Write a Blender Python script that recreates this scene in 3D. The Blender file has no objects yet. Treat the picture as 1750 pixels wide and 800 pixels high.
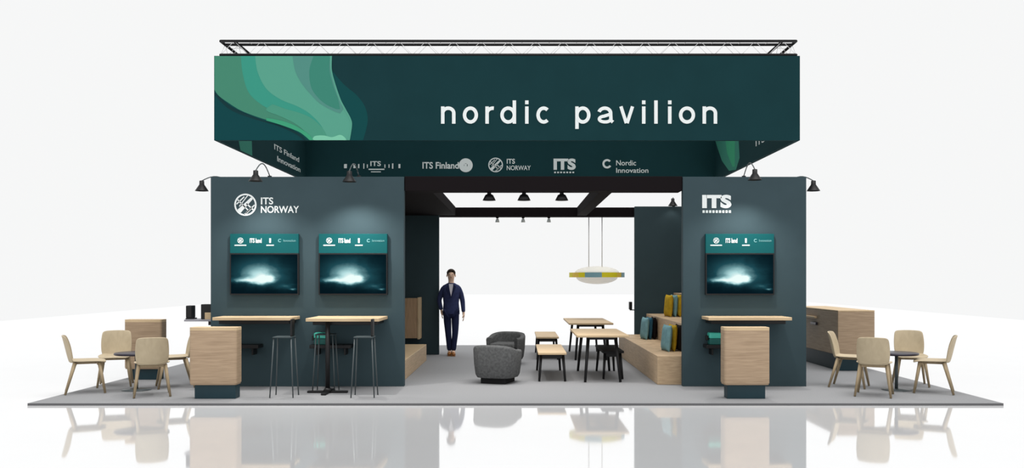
import bpy, bmesh, math, random
from mathutils import Vector, Matrix, Quaternion
random.seed(7)
PI = math.pi
SC = bpy.context.scene
C = SC.collection

# ------------------------------------------------------------------ camera
F = 1500.0            # focal length in pixels of a 1750 px wide frame
EYE = 1.6
cam = bpy.data.cameras.new('camera'); camo = bpy.data.objects.new('camera', cam); C.objects.link(camo)
camo.location = (0, 0, EYE); camo.rotation_euler = (PI/2, 0, 0)
cam.sensor_width = 36.0; cam.lens = 36.0*F/1750.0
cam.shift_x = -10/1750.0; cam.shift_y = 75/1750.0
cam.clip_end = 500
SC.camera = camo

# ------------------------------------------------------------------ world, sun, exposure
w = bpy.data.worlds.new('world'); SC.world = w; w.use_nodes = True
bg = w.node_tree.nodes['Background']; bg.inputs[0].default_value = (0.925, 0.93, 0.93, 1); bg.inputs[1].default_value = 1.0
sd = bpy.data.lights.new('overhead_light', 'SUN'); sd.energy = 2.3; sd.angle = math.radians(50); sd.color = (1, 0.985, 0.96)
so = bpy.data.objects.new('overhead_light', sd); C.objects.link(so)
so.rotation_euler = (math.radians(9), math.radians(7), 0)
so.location = (0, 12, 9)
SC.view_settings.view_transform = 'Standard'; SC.view_settings.look = 'None'
SC.view_settings.exposure = 0.0; SC.view_settings.gamma = 1.0; SC.view_settings.use_curve_mapping = False

def lin(c):
    return tuple(((v/255.0)/12.92 if v/255.0 <= 0.04045 else ((v/255.0+0.055)/1.055)**2.4) for v in c)
def PX(x, s): return (x-885.0)/s          # photo column at scale s (px per metre) -> X
def PZ(y, s): return EYE+(475.0-y)/s      # photo row -> Z
def PY(s): return F/s

# ------------------------------------------------------------------ materials
def mat(name, col, rough=0.6, spec=0.3, metal=0.0, noise=0.0, nscale=8.0, alpha=1.0, trans=0.0, emis=None, estr=0.0, bump=0.0):
    m = bpy.data.materials.new(name); m.use_nodes = True
    nt = m.node_tree; b = nt.nodes['Principled BSDF']
    b.inputs['Base Color'].default_value = (*col, 1)
    b.inputs['Roughness'].default_value = rough
    b.inputs['Specular IOR Level'].default_value = spec
    b.inputs['Metallic'].default_value = metal
    b.inputs['Alpha'].default_value = alpha
    b.inputs['Transmission Weight'].default_value = trans
    if emis:
        b.inputs['Emission Color'].default_value = (*emis, 1); b.inputs['Emission Strength'].default_value = estr
    if noise > 0 or bump > 0:
        tc = nt.nodes.new('ShaderNodeTexCoord'); n = nt.nodes.new('ShaderNodeTexNoise')
        n.inputs['Scale'].default_value = nscale; n.inputs['Detail'].default_value = 4
        nt.links.new(tc.outputs['Object'], n.inputs['Vector'])
        if noise > 0:
            r = nt.nodes.new('ShaderNodeValToRGB')
            r.color_ramp.elements[0].position = 0.3; r.color_ramp.elements[1].position = 0.7
            r.color_ramp.elements[0].color = (*[v*(1-noise) for v in col], 1)
            r.color_ramp.elements[1].color = (*[min(1, v*(1+noise)) for v in col], 1)
            nt.links.new(n.outputs['Fac'], r.inputs['Fac']); nt.links.new(r.outputs['Color'], b.inputs['Base Color'])
        if bump > 0:
            bp = nt.nodes.new('ShaderNodeBump'); bp.inputs['Strength'].default_value = bump; bp.inputs['Distance'].default_value = 0.01
            nt.links.new(n.outputs['Fac'], bp.inputs['Height']); nt.links.new(bp.outputs['Normal'], b.inputs['Normal'])
    return m

def wood(name, col, var=0.16, stretch=(1.5, 1.5, 26), rough=0.55):
    m = bpy.data.materials.new(name); m.use_nodes = True
    nt = m.node_tree; b = nt.nodes['Principled BSDF']; b.inputs['Roughness'].default_value = rough
    b.inputs['Specular IOR Level'].default_value = 0.25
    tc = nt.nodes.new('ShaderNodeTexCoord'); mp = nt.nodes.new('ShaderNodeMapping'); mp.inputs['Scale'].default_value = stretch
    n = nt.nodes.new('ShaderNodeTexNoise'); n.inputs['Scale'].default_value = 2.2; n.inputs['Detail'].default_value = 5; n.inputs['Distortion'].default_value = 0.6
    r = nt.nodes.new('ShaderNodeValToRGB')
    r.color_ramp.elements[0].position = 0.3; r.color_ramp.elements[1].position = 0.7
    r.color_ramp.elements[0].color = (col[0]*(1-var), col[1]*(1-var*1.15), col[2]*(1-var*1.3), 1)
    r.color_ramp.elements[1].color = (*[min(1, v*(1+var)) for v in col], 1)
    nt.links.new(tc.outputs['Object'], mp.inputs['Vector']); nt.links.new(mp.outputs['Vector'], n.inputs['Vector'])
    nt.links.new(n.outputs['Fac'], r.inputs['Fac']); nt.links.new(r.outputs['Color'], b.inputs['Base Color'])
    return m

M = {}
M['wall'] = mat('painted_slate_blue', (0.038, 0.064, 0.075), 0.75, 0.15, noise=0.04, nscale=3)
M['canopy'] = mat('deep_teal_fabric', lin((21, 53, 57)), 0.85, 0.08, noise=0.05, nscale=2)
M['white'] = mat('white_vinyl', (0.74, 0.78, 0.78), 0.6, 0.2)
M['offwhite'] = mat('soft_white_vinyl', (0.62, 0.68, 0.68), 0.6, 0.2)
M['black'] = mat('black_metal', (0.008, 0.008, 0.009), 0.45, 0.3)
M['matteblack'] = mat('matt_black_beam', (0.010, 0.008, 0.009), 0.9, 0.05)
M['chrome'] = mat('brushed_grey_steel', (0.07, 0.085, 0.09), 0.4, 0.4, metal=0.2)
M['wood'] = wood('oak_veneer', (0.36, 0.262, 0.175))
M['oaktop'] = wood('pale_oak_top', (0.56, 0.42, 0.26), 0.10, (1.2, 14, 1.2))
M['tribune'] = wood('warm_oak', (0.47, 0.345, 0.22), 0.14, (3, 1.5, 20))
M['chairwood'] = wood('pale_ash', (0.44, 0.365, 0.25), 0.07, (6, 1.5, 3))
M['legwood'] = wood('ash_leg', (0.31, 0.24, 0.15), 0.12, (12, 12, 2))
M['plinth'] = mat('dark_petrol_laminate', (0.010, 0.035, 0.047), 0.5, 0.3, noise=0.1, nscale=4)
M['grey'] = mat('charcoal_wool', (0.105, 0.107, 0.108), 0.95, 0.05, noise=0.25, nscale=30, bump=0.3)
M['dkgrey'] = mat('black_glide', (0.02, 0.02, 0.021), 0.8, 0.1)
M['darktop'] = mat('aubergine_laminate', (0.020, 0.016, 0.028), 0.35, 0.4)
M['mint'] = mat('mint_plastic', (0.06, 0.46, 0.36), 0.4, 0.4)
M['teal'] = mat('dark_teal_plastic', (0.01, 0.10, 0.09), 0.5, 0.3)
M['markteal'] = mat('faint_teal_print', (0.16, 0.36, 0.37), 0.6, 0.15)
M['header'] = mat('teal_header', (0.002, 0.078, 0.084), 0.6, 0.15)
M['greyshelf'] = mat('grey_laminate', (0.30, 0.30, 0.34), 0.5, 0.3)
M['mustard'] = mat('mustard_fabric', (0.42, 0.27, 0.02), 0.9, 0.05, noise=0.2, nscale=14)
M['blue'] = mat('pale_blue_fabric', (0.16, 0.30, 0.33), 0.9, 0.05, noise=0.15, nscale=14)
M['petrol'] = mat('petrol_blue_fabric', (0.03, 0.10, 0.15), 0.9, 0.05, noise=0.15, nscale=14)
M['darkbrown'] = mat('black_brown_fabric', (0.012, 0.009, 0.008), 0.9, 0.05)
for k, c in {'g_dark': (16, 68, 70), 'g_under': (15, 64, 68), 'g_left': (66, 128, 106), 'g_teal': (56, 142, 124), 'g_light': (84, 152, 132),
             'g_grey': (78, 134, 124), 'g_mid': (58, 126, 110), 'g_bright': (60, 150, 114), 'g_pale': (118, 188, 160), 'g_low': (72, 142, 120)}.items():
    M[k] = mat('print_'+k[2:]+'_green', lin(c), 0.85, 0.08)

# carpet
def carpet_mat():
    m = bpy.data.materials.new('grey_loop_carpet'); m.use_nodes = True
    nt = m.node_tree; b = nt.nodes['Principled BSDF']; b.inputs['Roughness'].default_value = 0.95; b.inputs['Specular IOR Level'].default_value = 0.08
    tc = nt.nodes.new('ShaderNodeTexCoord'); n = nt.nodes.new('ShaderNodeTexNoise'); n.inputs['Scale'].default_value = 60; n.inputs['Detail'].default_value = 3
    r = nt.nodes.new('ShaderNodeValToRGB'); r.color_ramp.elements[0].color = (0.215, 0.218, 0.225, 1); r.color_ramp.elements[1].color = (0.285, 0.288, 0.298, 1)
    bp = nt.nodes.new('ShaderNodeBump'); bp.inputs['Strength'].default_value = 0.2; bp.inputs['Distance'].default_value = 0.004
    nt.links.new(tc.outputs['Object'], n.inputs['Vector']); nt.links.new(n.outputs['Fac'], r.inputs['Fac'])
    nt.links.new(r.outputs['Color'], b.inputs['Base Color']); nt.links.new(n.outputs['Fac'], bp.inputs['Height']); nt.links.new(bp.outputs['Normal'], b.inputs['Normal'])
    return m
M['carpet'] = carpet_mat()

# polished white floor: diffuse paint under a mirror-like lacquer
def floor_mat():
    m = bpy.data.materials.new('polished_white_floor'); m.use_nodes = True
    nt = m.node_tree; nt.nodes.clear()
    out = nt.nodes.new('ShaderNodeOutputMaterial'); mx = nt.nodes.new('ShaderNodeMixShader')
    d = nt.nodes.new('ShaderNodeBsdfDiffuse'); g = nt.nodes.new('ShaderNodeBsdfGlossy')
    tc = nt.nodes.new('ShaderNodeTexCoord'); n = nt.nodes.new('ShaderNodeTexNoise'); n.inputs['Scale'].default_value = 1.3
    r = nt.nodes.new('ShaderNodeValToRGB'); r.color_ramp.elements[0].color = (0.66, 0.665, 0.68, 1); r.color_ramp.elements[1].color = (0.69, 0.69, 0.70, 1)
    nt.links.new(tc.outputs['Object'], n.inputs['Vector']); nt.links.new(n.outputs['Fac'], r.inputs['Fac']); nt.links.new(r.outputs['Color'], d.inputs['Color'])
    g.inputs['Roughness'].default_value = 0.045; g.inputs['Color'].default_value = (1, 1, 1, 1)
    mx.inputs['Fac'].default_value = 0.56
    nt.links.new(d.outputs[0], mx.inputs[1]); nt.links.new(g.outputs[0], mx.inputs[2]); nt.links.new(mx.outputs[0], out.inputs['Surface'])
    return m
M['floor'] = floor_mat()

# picture on the screens: bright aurora over a dark sea
def screen_mat():
    m = bpy.data.materials.new('screen_picture'); m.use_nodes = True
    nt = m.node_tree; L = nt.links; nt.nodes.clear()
    out = nt.nodes.new('ShaderNodeOutputMaterial'); em = nt.nodes.new('ShaderNodeEmission')
    tc = nt.nodes.new('ShaderNodeTexCoord'); sp = nt.nodes.new('ShaderNodeSeparateXYZ'); L.new(tc.outputs['Generated'], sp.inputs[0])
    def mth(op, a, b=None):
        n = nt.nodes.new('ShaderNodeMath'); n.operation = op
        for i, v in enumerate((a, b)):
            if v is None: continue
            if isinstance(v, (int, float)): n.inputs[i].default_value = v
            else: L.new(v, n.inputs[i])
        return n.outputs[0]
    ns = nt.nodes.new('ShaderNodeTexNoise'); ns.inputs['Scale'].default_value = 7; L.new(tc.outputs['Generated'], ns.inputs['Vector'])
    wob = mth('MULTIPLY', mth('SUBTRACT', ns.outputs['Fac'], 0.5), 0.12)
    U = mth('ADD', sp.outputs['X'], wob); V = mth('ADD', sp.outputs['Z'], wob)
    def blob(cx, cy, a, b, amp):
        x = mth('DIVIDE', mth('SUBTRACT', U, cx), a); y = mth('DIVIDE', mth('SUBTRACT', V, cy), b)
        e = mth('MULTIPLY', mth('ADD', mth('MULTIPLY', x, x), mth('MULTIPLY', y, y)), -1.0)
        return mth('MULTIPLY', mth('EXPONENT', e), amp)
    t = blob(0.52, 0.37, 0.11, 0.09, 0.85)
    for a in ((0.43, 0.46, 0.25, 0.19, 0.62), (0.24, 0.35, 0.19, 0.055, 0.66), (0.40, 0.28, 0.12, 0.07, 0.40), (0.93, 0.11, 0.035, 0.03, 0.45), (0.82, 0.18, 0.12, 0.06, 0.22), (0.42, 0.66, 0.34, 0.26, 0.30), (0.62, 0.36, 0.06, 0.08, 0.35), (0.80, 0.35, 0.14, 0.25, 0.10)):
        t = mth('ADD', t, blob(*a))
    r = nt.nodes.new('ShaderNodeValToRGB'); cr = r.color_ramp
    cr.elements[0].position = 0.0; cr.elements[0].color = (*lin((5, 22, 30)), 1)
    cr.elements[1].position = 1.0; cr.elements[1].color = (*lin((238, 255, 252)), 1)
    for p, c in ((0.25, (30, 74, 84)), (0.5, (104, 150, 156)), (0.75, (180, 222, 224))):
        e = cr.elements.new(p); e.color = (*lin(c), 1)
    L.new(t, r.inputs['Fac']); L.new(r.outputs['Color'], em.inputs['Color']); em.inputs['Strength'].default_value = 1.0
    L.new(em.outputs[0], out.inputs['Surface'])
    return m
M['screen'] = screen_mat()

# ------------------------------------------------------------------ mesh helpers
class MB:
    def __init__(s): s.bm = bmesh.new(); s.mi = 0
    def _m(s, n0, i):
        s.bm.faces.ensure_lookup_table()
        for f in s.bm.faces[n0:]: f.material_index = i
    def box(s, x0, x1, y0, y1, z0, z1, bev=0.0, mi=0, seg=2):
        t = bmesh.new()
        vs = [t.verts.new((x, y, z)) for x in (x0, x1) for y in (y0, y1) for z in (z0, z1)]
        for q in ((0,1,3,2), (4,6,7,5), (0,4,5,1), (2,3,7,6), (0,2,6,4), (1,5,7,3)): t.faces.new([vs[i] for i in q])
        bmesh.ops.recalc_face_normals(t, faces=t.faces)
        if bev > 0: bmesh.ops.bevel(t, geom=list(t.edges), offset=bev, segments=seg, affect='EDGES', profile=0.5)
        return s.add(t, mi)
    def add(s, t, mi=0, mtx=None):
        if mtx is not None: bmesh.ops.transform(t, matrix=mtx, verts=t.verts)
        d = {}
        for v in t.verts: d[v] = s.bm.verts.new(v.co)
        for f in t.faces:
            try: nf = s.bm.faces.new([d[v] for v in f.verts])
            except ValueError: continue
            nf.material_index = mi; nf.smooth = f.smooth
        t.free(); return s
    def cyl(s, p, q, r0, r1=None, n=12, mi=0):
        r1 = r0 if r1 is None else r1
        p, q = Vector(p), Vector(q); d = q-p
        t = bmesh.new(); bmesh.ops.create_cone(t, cap_ends=True, segments=n, radius1=r0, radius2=max(r1, 1e-5), depth=d.length)
        for f in t.faces: f.smooth = len(f.verts) == 4
        rot = Vector((0, 0, 1)).rotation_difference(d.normalized()).to_matrix().to_4x4()
        return s.add(t, mi, Matrix.Translation((p+q)/2) @ rot)
    def tube(s, pts, r, n=8, mi=0):
        for a, b in zip(pts, pts[1:]): s.cyl(a, b, r, n=n, mi=mi)
        for p in pts[1:-1]: s.ball(p, (r, r, r), 8, 6, mi)
        return s
    def ball(s, c, r, u=16, v=10, mi=0):
        t = bmesh.new(); bmesh.ops.create_uvsphere(t, u_segments=u, v_segments=v, radius=1)
        for f in t.faces: f.smooth = True
        return s.add(t, mi, Matrix.Translation(c) @ Matrix.Diagonal((*r, 1)))
    def lathe(s, prof, c=(0,0,0), n=32, mi=0, sx=1, sy=1):
        t = bmesh.new(); rings = []
        for r, z in prof:
            rings.append([t.verts.new((c[0]+sx*r*math.cos(2*PI*k/n), c[1]+sy*r*math.sin(2*PI*k/n), c[2]+z)) for k in range(n)])
        for a, b in zip(rings, rings[1:]):
            for k in range(n):
                f = t.faces.new((a[k], a[(k+1)%n], b[(k+1)%n], b[k])); f.smooth = True
        if prof[0][0] > 1e-4: t.faces.new(list(reversed(rings[0])))
        if prof[-1][0] > 1e-4: t.faces.new(rings[-1])
        bmesh.ops.remove_doubles(t, verts=t.verts, dist=1e-5)
        bmesh.ops.recalc_face_normals(t, faces=t.faces)
        return s.add(t, mi)
    def slab(s, pts, mtx, th=0.002, mi=0):
        """a flat outline (x,y) given thickness th along local z, placed by mtx"""
        t = bmesh.new(); n = len(pts)
        a = [t.verts.new((x, y, 0)) for x, y in pts]; b = [t.verts.new((x, y, th)) for x, y in pts]
        fs = [t.faces.new(a), t.faces.new(b)]
        for i in range(n): t.faces.new((a[i], a[(i+1)%n], b[(i+1)%n], b[i]))
        bmesh.ops.recalc_face_normals(t, faces=t.faces)
        bmesh.ops.triangulate(t, faces=[f for f in t.faces if len(f.verts) > 4])
        return s.add(t, mi, mtx)
    def build(s, name, mats, parent=None, loc=(0,0,0), rz=0.0):
        me = bpy.data.meshes.new(name); s.bm.to_mesh(me); s.bm.free()
        for m in (mats if isinstance(mats, (list, tuple)) else [mats]): me.materials.append(m)
        o = bpy.data.objects.new(name, me); C.objects.link(o); o.location = loc; o.rotation_euler = (0, 0, rz)
        if parent: o.parent = parent
        return o

def tag(o, label, cat, group=None, kind=None):
    o['label'] = label; o['category'] = cat
    if group: o['group'] = group
    if kind: o['kind'] = kind
    return o
def struct(o, label=None):
    o['kind'] = 'structure'
    if label: o['label'] = label
    return o
def thing(name, label, cat, loc=(0,0,0), rz=0.0, group=None):
    o = bpy.data.objects.new(name, None); C.objects.link(o); o.location = loc; o.rotation_euler = (0, 0, rz); o.empty_display_size = 0.1
    return tag(o, label, cat, group)
def copy_tree(o, parent=None):
    c = o.copy(); C.objects.link(c)
    if parent: c.parent = parent
    for ch in [x for x in bpy.data.objects if x.parent == o]: copy_tree(ch, c)
    return c
def clone(o, label, loc, rz=0.0):
    c = copy_tree(o); c.location = loc; c.rotation_euler = (0, 0, rz); c['label'] = label
    return c

FRONT = Matrix(((1,0,0,0),(0,0,-1,0),(0,1,0,0),(0,0,0,1)))      # outline x,y -> X,Z, thickness towards the camera side (-Y)
def on_front(X, Y, Z): return Matrix.Translation((X, Y, Z)) @ FRONT
def text_bm(txt, size=1.0, bold=0.0, th=0.004):
    cu = bpy.data.curves.new('t', 'FONT'); cu.body = txt; cu.size = size; cu.offset = bold; cu.extrude = th/2; cu.resolution_u = 4
    ob = bpy.data.objects.new('t', cu); C.objects.link(ob)
    dg = bpy.context.evaluated_depsgraph_get(); me = bpy.data.meshes.new_from_object(ob.evaluated_get(dg))
    bm = bmesh.new(); bm.from_mesh(me); bpy.data.objects.remove(ob); bpy.data.meshes.remove(me); bpy.data.curves.remove(cu)
    return bm
def text_fit(mb, txt, x0, x1, z0, z1, mtx, bold=0.0, mi=0, keep=False):
    """write txt so that its ink fills x0..x1, z0..z1 on the plane of mtx"""
    bm = text_bm(txt, 1.0, bold)
    xs = [v.co.x for v in bm.verts]; ys = [v.co.y for v in bm.verts]
    sx = (x1-x0)/(max(xs)-min(xs)); sy = (z1-z0)/(max(ys)-min(ys))
    for v in bm.verts: v.co = Vector((x0+(v.co.x-min(xs))*sx, z0+(v.co.y-min(ys))*sy, v.co.z+0.002))
    mb.add(bm, mi, mtx)
def ring(mb, cx, cz, ro, ri, mtx, a0=0, a1=360, mi=0, n=32):
    A = [math.radians(a0+(a1-a0)*k/n) for k in range(n+1)]
    for p, q in zip(A, A[1:]):
        mb.slab([(cx+ro*math.cos(p), cz+ro*math.sin(p)), (cx+ro*math.cos(q), cz+ro*math.sin(q)), (cx+ri*math.cos(q), cz+ri*math.sin(q)), (cx+ri*math.cos(p), cz+ri*math.sin(p))], mtx, 0.004, mi)
def emblem(mb, cx, cz, R, mtx):
    """round mark: ring crossed by a broad rising road with side roads and lozenges"""
    ring(mb, cx, cz, R, R*0.86, mtx)
    def bar(x0, z0, x1, z1, w0, w1):
        d = Vector((x1-x0, z1-z0)).normalized(); nx, nz = -d.y, d.x
        mb.slab([(cx+R*(x0+nx*w0), cz+R*(z0+nz*w0)), (cx+R*(x1+nx*w1), cz+R*(z1+nz*w1)), (cx+R*(x1-nx*w1), cz+R*(z1-nz*w1)), (cx+R*(x0-nx*w0), cz+R*(z0-nz*w0))], mtx, 0.004)
    bar(-0.60, -0.62, 0.62, 0.62, 0.20, 0.11)
    bar(-0.80, 0.05, -0.10, 0.72, 0.05, 0.05); bar(-0.55, -0.15, 0.22, 0.85, 0.04, 0.04)
    bar(0.05, -0.80, 0.82, -0.02, 0.07, 0.05); bar(-0.1, -0.9, 0.55, -0.25, 0.05, 0.05)
    bar(-0.7, 0.45, 0.3, -0.55, 0.05, 0.05); bar(0.1, 0.1, 0.75, -0.5, 0.06, 0.06)
def catmull(pts, n=8):
    out = []; L = len(pts)
    for i in range(L-1):
        p0 = pts[max(i-1, 0)]; p1 = pts[i]; p2 = pts[i+1]; p3 = pts[min(i+2, L-1)]
        for k in range(n):
            t = k/n
            out.append(tuple(0.5*((2*p1[j])+(-p0[j]+p2[j])*t+(2*p0[j]-5*p1[j]+4*p2[j]-p3[j])*t*t+(-p0[j]+3*p1[j]-3*p2[j]+p3[j])*t**3) for j in (0, 1)))
    out.append(pts[-1]); return out

# ------------------------------------------------------------------ scene constants
S0 = 116.0; S1 = 82.0                 # front walls, back walls (px per metre)
YF = F/S0; YB = F/S1                  # 12.93, 18.29
H = 3.09
XL, XR = PX(360, S0), PX(1378, S0)    # outer faces of the pavilion
XLi, XRi = PX(690.5, S0), PX(1167, S0)  # inner ends of the two front walls
T = 0.12

# ------------------------------------------------------------------ floor and carpet
b = MB(); b.box(-19.5, 19.5, -4, 86, -0.13, -0.03); struct(b.build('floor', M['floor']))
b = MB(); b.box(PX(47,134), PX(1715,134), PY(134), PY(71.9), -0.03, 0.0, 0.0)
b.bm.normal_update()
for f in b.bm.faces:
    if abs(f.normal.z) < 0.5: f.material_index = 1
M['binding'] = mat('dark_carpet_binding', (0.12, 0.12, 0.125), 0.9, 0.05)
tag(b.build('carpet', [M['carpet'], M['binding']]), 'large grey carpet lying under the whole pavilion on the white floor', 'carpet')

# ------------------------------------------------------------------ walls of the pavilion
def wallbox(name, x0, x1, y0, y1, label):
    b = MB(); b.box(x0, x1, y0, y1, 0, H, 0.004, seg=1); struct(b.build(name, M['wall']), label)
wallbox('wall_front_left', XL, XLi, YF, YF+T, 'slate blue front wall with two screens')
wallbox('wall_front_right', XRi, XR, YF, YF+T, 'slate blue front wall with one screen')
wallbox('wall_left', XL, XL+T, YF+T, YB, None)
wallbox('wall_right', XR-T, XR, YF+T, YB, None)
wallbox('wall_back_left', XL, PX(750, S1), YB, YB+T, None)
wallbox('wall_back_right', PX(1085, S1), XR, YB, YB+T, None)

# ------------------------------------------------------------------ black beam frame between the walls
t = thing('beam_frame', 'matt black open beam frame spanning between the wall tops', 'beam', (0, 0, 0))
b = MB(); b.box(XLi+0.005, XRi-0.005, YF+0.02, PY(113), 2.885, 3.10, 0.006, seg=1); b.build('cross_beam', M['matteblack'], t)
b = MB(); b.box(XL+0.1, XR-0.1, YB+T+0.004, YB+T+0.26, 2.885, 3.08, 0.006, seg=1); b.build('cross_beam', M['matteblack'], t)
for x0, x1 in ((-2.95, -1.30), (1.24, 1.44)):
    b = MB(); b.box(x0, x1, PY(113)+0.002, YB+T+0.003 if x0 > 0 else YB-0.002, 2.90, 3.085, 0.006, seg=1); b.build('long_beam', M['matteblack'], t)

# ------------------------------------------------------------------ canopy (a ring of four hanging panels)
CX0, CX1 = PX(366, S0), PX(1367, S0); CZ0, CZ1 = PZ(240, S0), PZ(95.5, S0)
CYF, CYB = YF-0.002, F/S1
PT = 0.06
can = thing('fascia_canopy', 'large dark teal hanging fascia ring with green waves and white pavilion lettering', 'canopy', (0, 0, 0))
fp = MB(); fp.box(CX0, CX1, CYF, CYF+PT, CZ0, CZ1)
order = ['canopy', 'g_dark', 'g_under', 'g_left', 'g_teal', 'g_light', 'g_grey', 'g_mid', 'g_bright', 'g_pale', 'g_low']
def zpt(x, y):     # point in the 2.8575x crop of the photo -> metres on the panel plane
    px = 340+x/2.8575; py = 40+y/2.8575
    return (min(max(PX(px, S0), CX0+0.002), CX1-0.002), min(max(PZ(py, S0), CZ0+0.002), CZ1-0.002))
art = [
 ('g_dark', catmull([(600,168),(700,290),(770,350),(812,410),(824,480),(800,578)])+[(560,578),(560,168)]),
 ('g_under', [(76,350)]+catmull([(76,350),(150,420),(260,465),(380,500),(470,540),(520,578)])+[(76,578)]),
 ('g_dark', catmull([(76,335),(150,400),(230,440),(320,475),(420,505),(500,545),(530,578)])+[(600,578),(600,400),(100,300)]),
 ('g_left', [(76,160),(650,160)]+catmull([(650,160),(650,230),(668,300),(692,370),(718,420),(742,465),(748,500),(736,578)])+catmull([(550,578),(520,545),(480,522),(400,492),(300,462),(210,428),(150,392),(100,356),(76,325)])),
 ('g_teal', catmull([(205,160),(215,250),(245,340),(310,400),(390,440),(460,480),(520,520),(556,578)])+catmull([(736,578),(748,500),(742,465),(718,420),(692,370),(668,300),(650,230),(650,160)])),
 ('g_light', catmull([(275,160),(288,240),(330,320),(400,372),(480,405),(540,440),(590,490),(620,540),(640,578)])+catmull([(736,578),(748,500),(742,465),(718,420),(692,370),(668,300),(650,230),(650,160)])),
 ('g_low', catmull([(360,395),(430,420),(500,440),(560,470),(610,520),(635,578)])+catmull([(560,578),(520,530),(470,490),(400,455),(330,425),(360,395)])),
 ('g_grey', catmull([(458,160),(470,230),(500,290),(540,340),(590,390),(650,425),(690,440)])+[(705,420)]+catmull([(692,370),(668,300),(650,230),(650,160)])),
 ('g_mid', catmull([(560,160),(540,230),(548,310),(580,360),(620,395),(668,418)])+catmull([(690,420),(680,370),(655,300),(638,230),(640,160)])),
 ('g_light', catmull([(640,160),(644,230),(660,300),(684,370),(712,425),(736,468),(742,500),(728,578)])+catmull([(736,578),(748,500),(742,465),(718,420),(692,370),(668,300),(650,230),(650,160)])),
 ('g_pale', catmull([(552,578),(565,552),(610,548),(650,556),(690,545),(715,560),(722,578)])),
 ('g_bright', catmull([(330,462),(400,475),(460,495),(505,520),(540,545),(565,578)])+catmull([(548,578),(515,548),(480,526),(400,496),(330,475)])),
]
for i, (k, pts) in enumerate(art):
    fp.slab([zpt(*p) for p in pts], on_front(0, CYF, 0), 0.0012+0.0008*i, order.index(k))
fpo = fp.build('front_panel', [M[k] for k in order], can)
# title: every letter set at its own place
title = [('n',753.8,778.5),('o',791,817),('r',829.5,845.5),('d',855,882),('i',897,903.6),('c',916.6,941.6),('p',983,1009),('a',1021,1048),('v',1058,1083.8),
         ('i',1096.5,1103.4),('l',1117.6,1124),('i',1141,1147.8),('o',1160,1187.6),('n',1200.4,1225.4)]
SW = 5.9/S0                         # stroke width of the sans-serif letters
NS = 0
def stroke(mb, pts, mtx, w=SW, closed=False):
    P = [Vector(p) for p in pts]; n = len(P); O = []; I = []
    for i in range(n):
        if closed: d = (P[(i+1) % n]-P[(i-1) % n]).normalized()
        else: d = (P[min(i+1, n-1)]-P[max(i-1, 0)]).normalized()
        nn = Vector((-d.y, d.x))*(w/2); O.append(P[i]+nn); I.append(P[i]-nn)
    if closed: O.append(O[0]); I.append(I[0])
    t_ = bmesh.new()
    global NS; NS += 1; hi = 0.010+0.001*(NS % 4)
    o0 = [t_.verts.new((p.x, p.y, 0.0)) for p in O]; i0 = [t_.verts.new((p.x, p.y, 0.0)) for p in I]
    o1 = [t_.verts.new((p.x, p.y, hi)) for p in O]; i1 = [t_.verts.new((p.x, p.y, hi)) for p in I]
    for k in range(len(O)-1):
        t_.faces.new((o0[k], o0[k+1], i0[k+1], i0[k])); t_.faces.new((o1[k], i1[k], i1[k+1], o1[k+1]))
        t_.faces.new((o0[k], o1[k], o1[k+1], o0[k+1])); t_.faces.new((i0[k], i0[k+1], i1[k+1], i1[k]))
    if not closed:
        t_.faces.new((o0[0], i0[0], i1[0], o1[0])); t_.faces.new((o0[-1], o1[-1], i1[-1], i0[-1]))
    bmesh.ops.remove_doubles(t_, verts=t_.verts, dist=1e-6); bmesh.ops.recalc_face_normals(t_, faces=t_.faces)
    mb.add(t_, 0, mtx)
def arc(cx, cz, rx, rz_, a0, a1, n=20): return [(cx+rx*math.cos(math.radians(a0+(a1-a0)*k/n)), cz+rz_*math.sin(math.radians(a0+(a1-a0)*k/n))) for k in range(n+1)]
def letter(ch, x0, x1):
    h = SW/2; xa, xb = x0+h, x1-h; zb, zx, za, zd = PZ(211.6,S0), PZ(182.2,S0), PZ(172,S0), PZ(220.5,S0)
    cx, cz = (xa+xb)/2, (zb+zx)/2; rx, rz_ = (xb-xa)/2, (zx-zb)/2-h; mt = on_front(0, CYF, 0); m_ = MB()
    if ch == 'n': stroke(m_, [(xa,zb),(xa,zx)], mt); stroke(m_, arc(cx, zx-h-rx*0.9, rx, rx*0.9, 180, 0)+[(xb,zb)], mt)
    if ch == 'r': stroke(m_, [(xa,zb),(xa,zx)], mt); stroke(m_, arc(xb, zx-h-rx*1.7, rx*2, rx*1.7, 180, 82), mt)
    if ch in 'odpc':
        if ch == 'c': stroke(m_, arc(cx, cz, rx, rz_, 48, 312, 28), mt)
        else: stroke(m_, arc(cx, cz, rx, rz_, 0, 360, 32)[:-1], mt, closed=True)
        if ch == 'd': stroke(m_, [(xb,zb),(xb,za)], mt)
        if ch == 'p': stroke(m_, [(xa,zd),(xa,zx)], mt)
    if ch == 'l': stroke(m_, [(cx,zb),(cx,za)], mt)
    if ch == 'i': stroke(m_, [(cx,zb),(cx,zx)], mt); stroke(m_, [(cx,za-0.055),(cx,za)], mt)
    if ch == 'v':
        stroke(m_, [(xa,zx),(cx-h*0.25,zb+h*0.3)], mt, SW*0.95); stroke(m_, [(xb,zx),(cx+h*0.25,zb+h*0.3)], mt, SW*0.95)
    if ch == 'a':
        stroke(m_, arc(cx-0.1*rx, zx-h-rx*0.8, rx*0.95, rx*0.8, 165, 10, 16)+[(xb-0.1*rx, zb+0.05),(xb+0.02,zb+h*0.9)], mt)
        stroke(m_, [(xb-0.15*rx, cz+0.015)]+arc(cx-0.05*rx, zb+h+rz_*0.42, rx*0.95, rz_*0.42, 100, 330, 20)+[(xb-0.1*rx, zb+rz_*0.8)], mt, SW*0.9)
    return m_.build('letter', M['white'], fpo)
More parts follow.
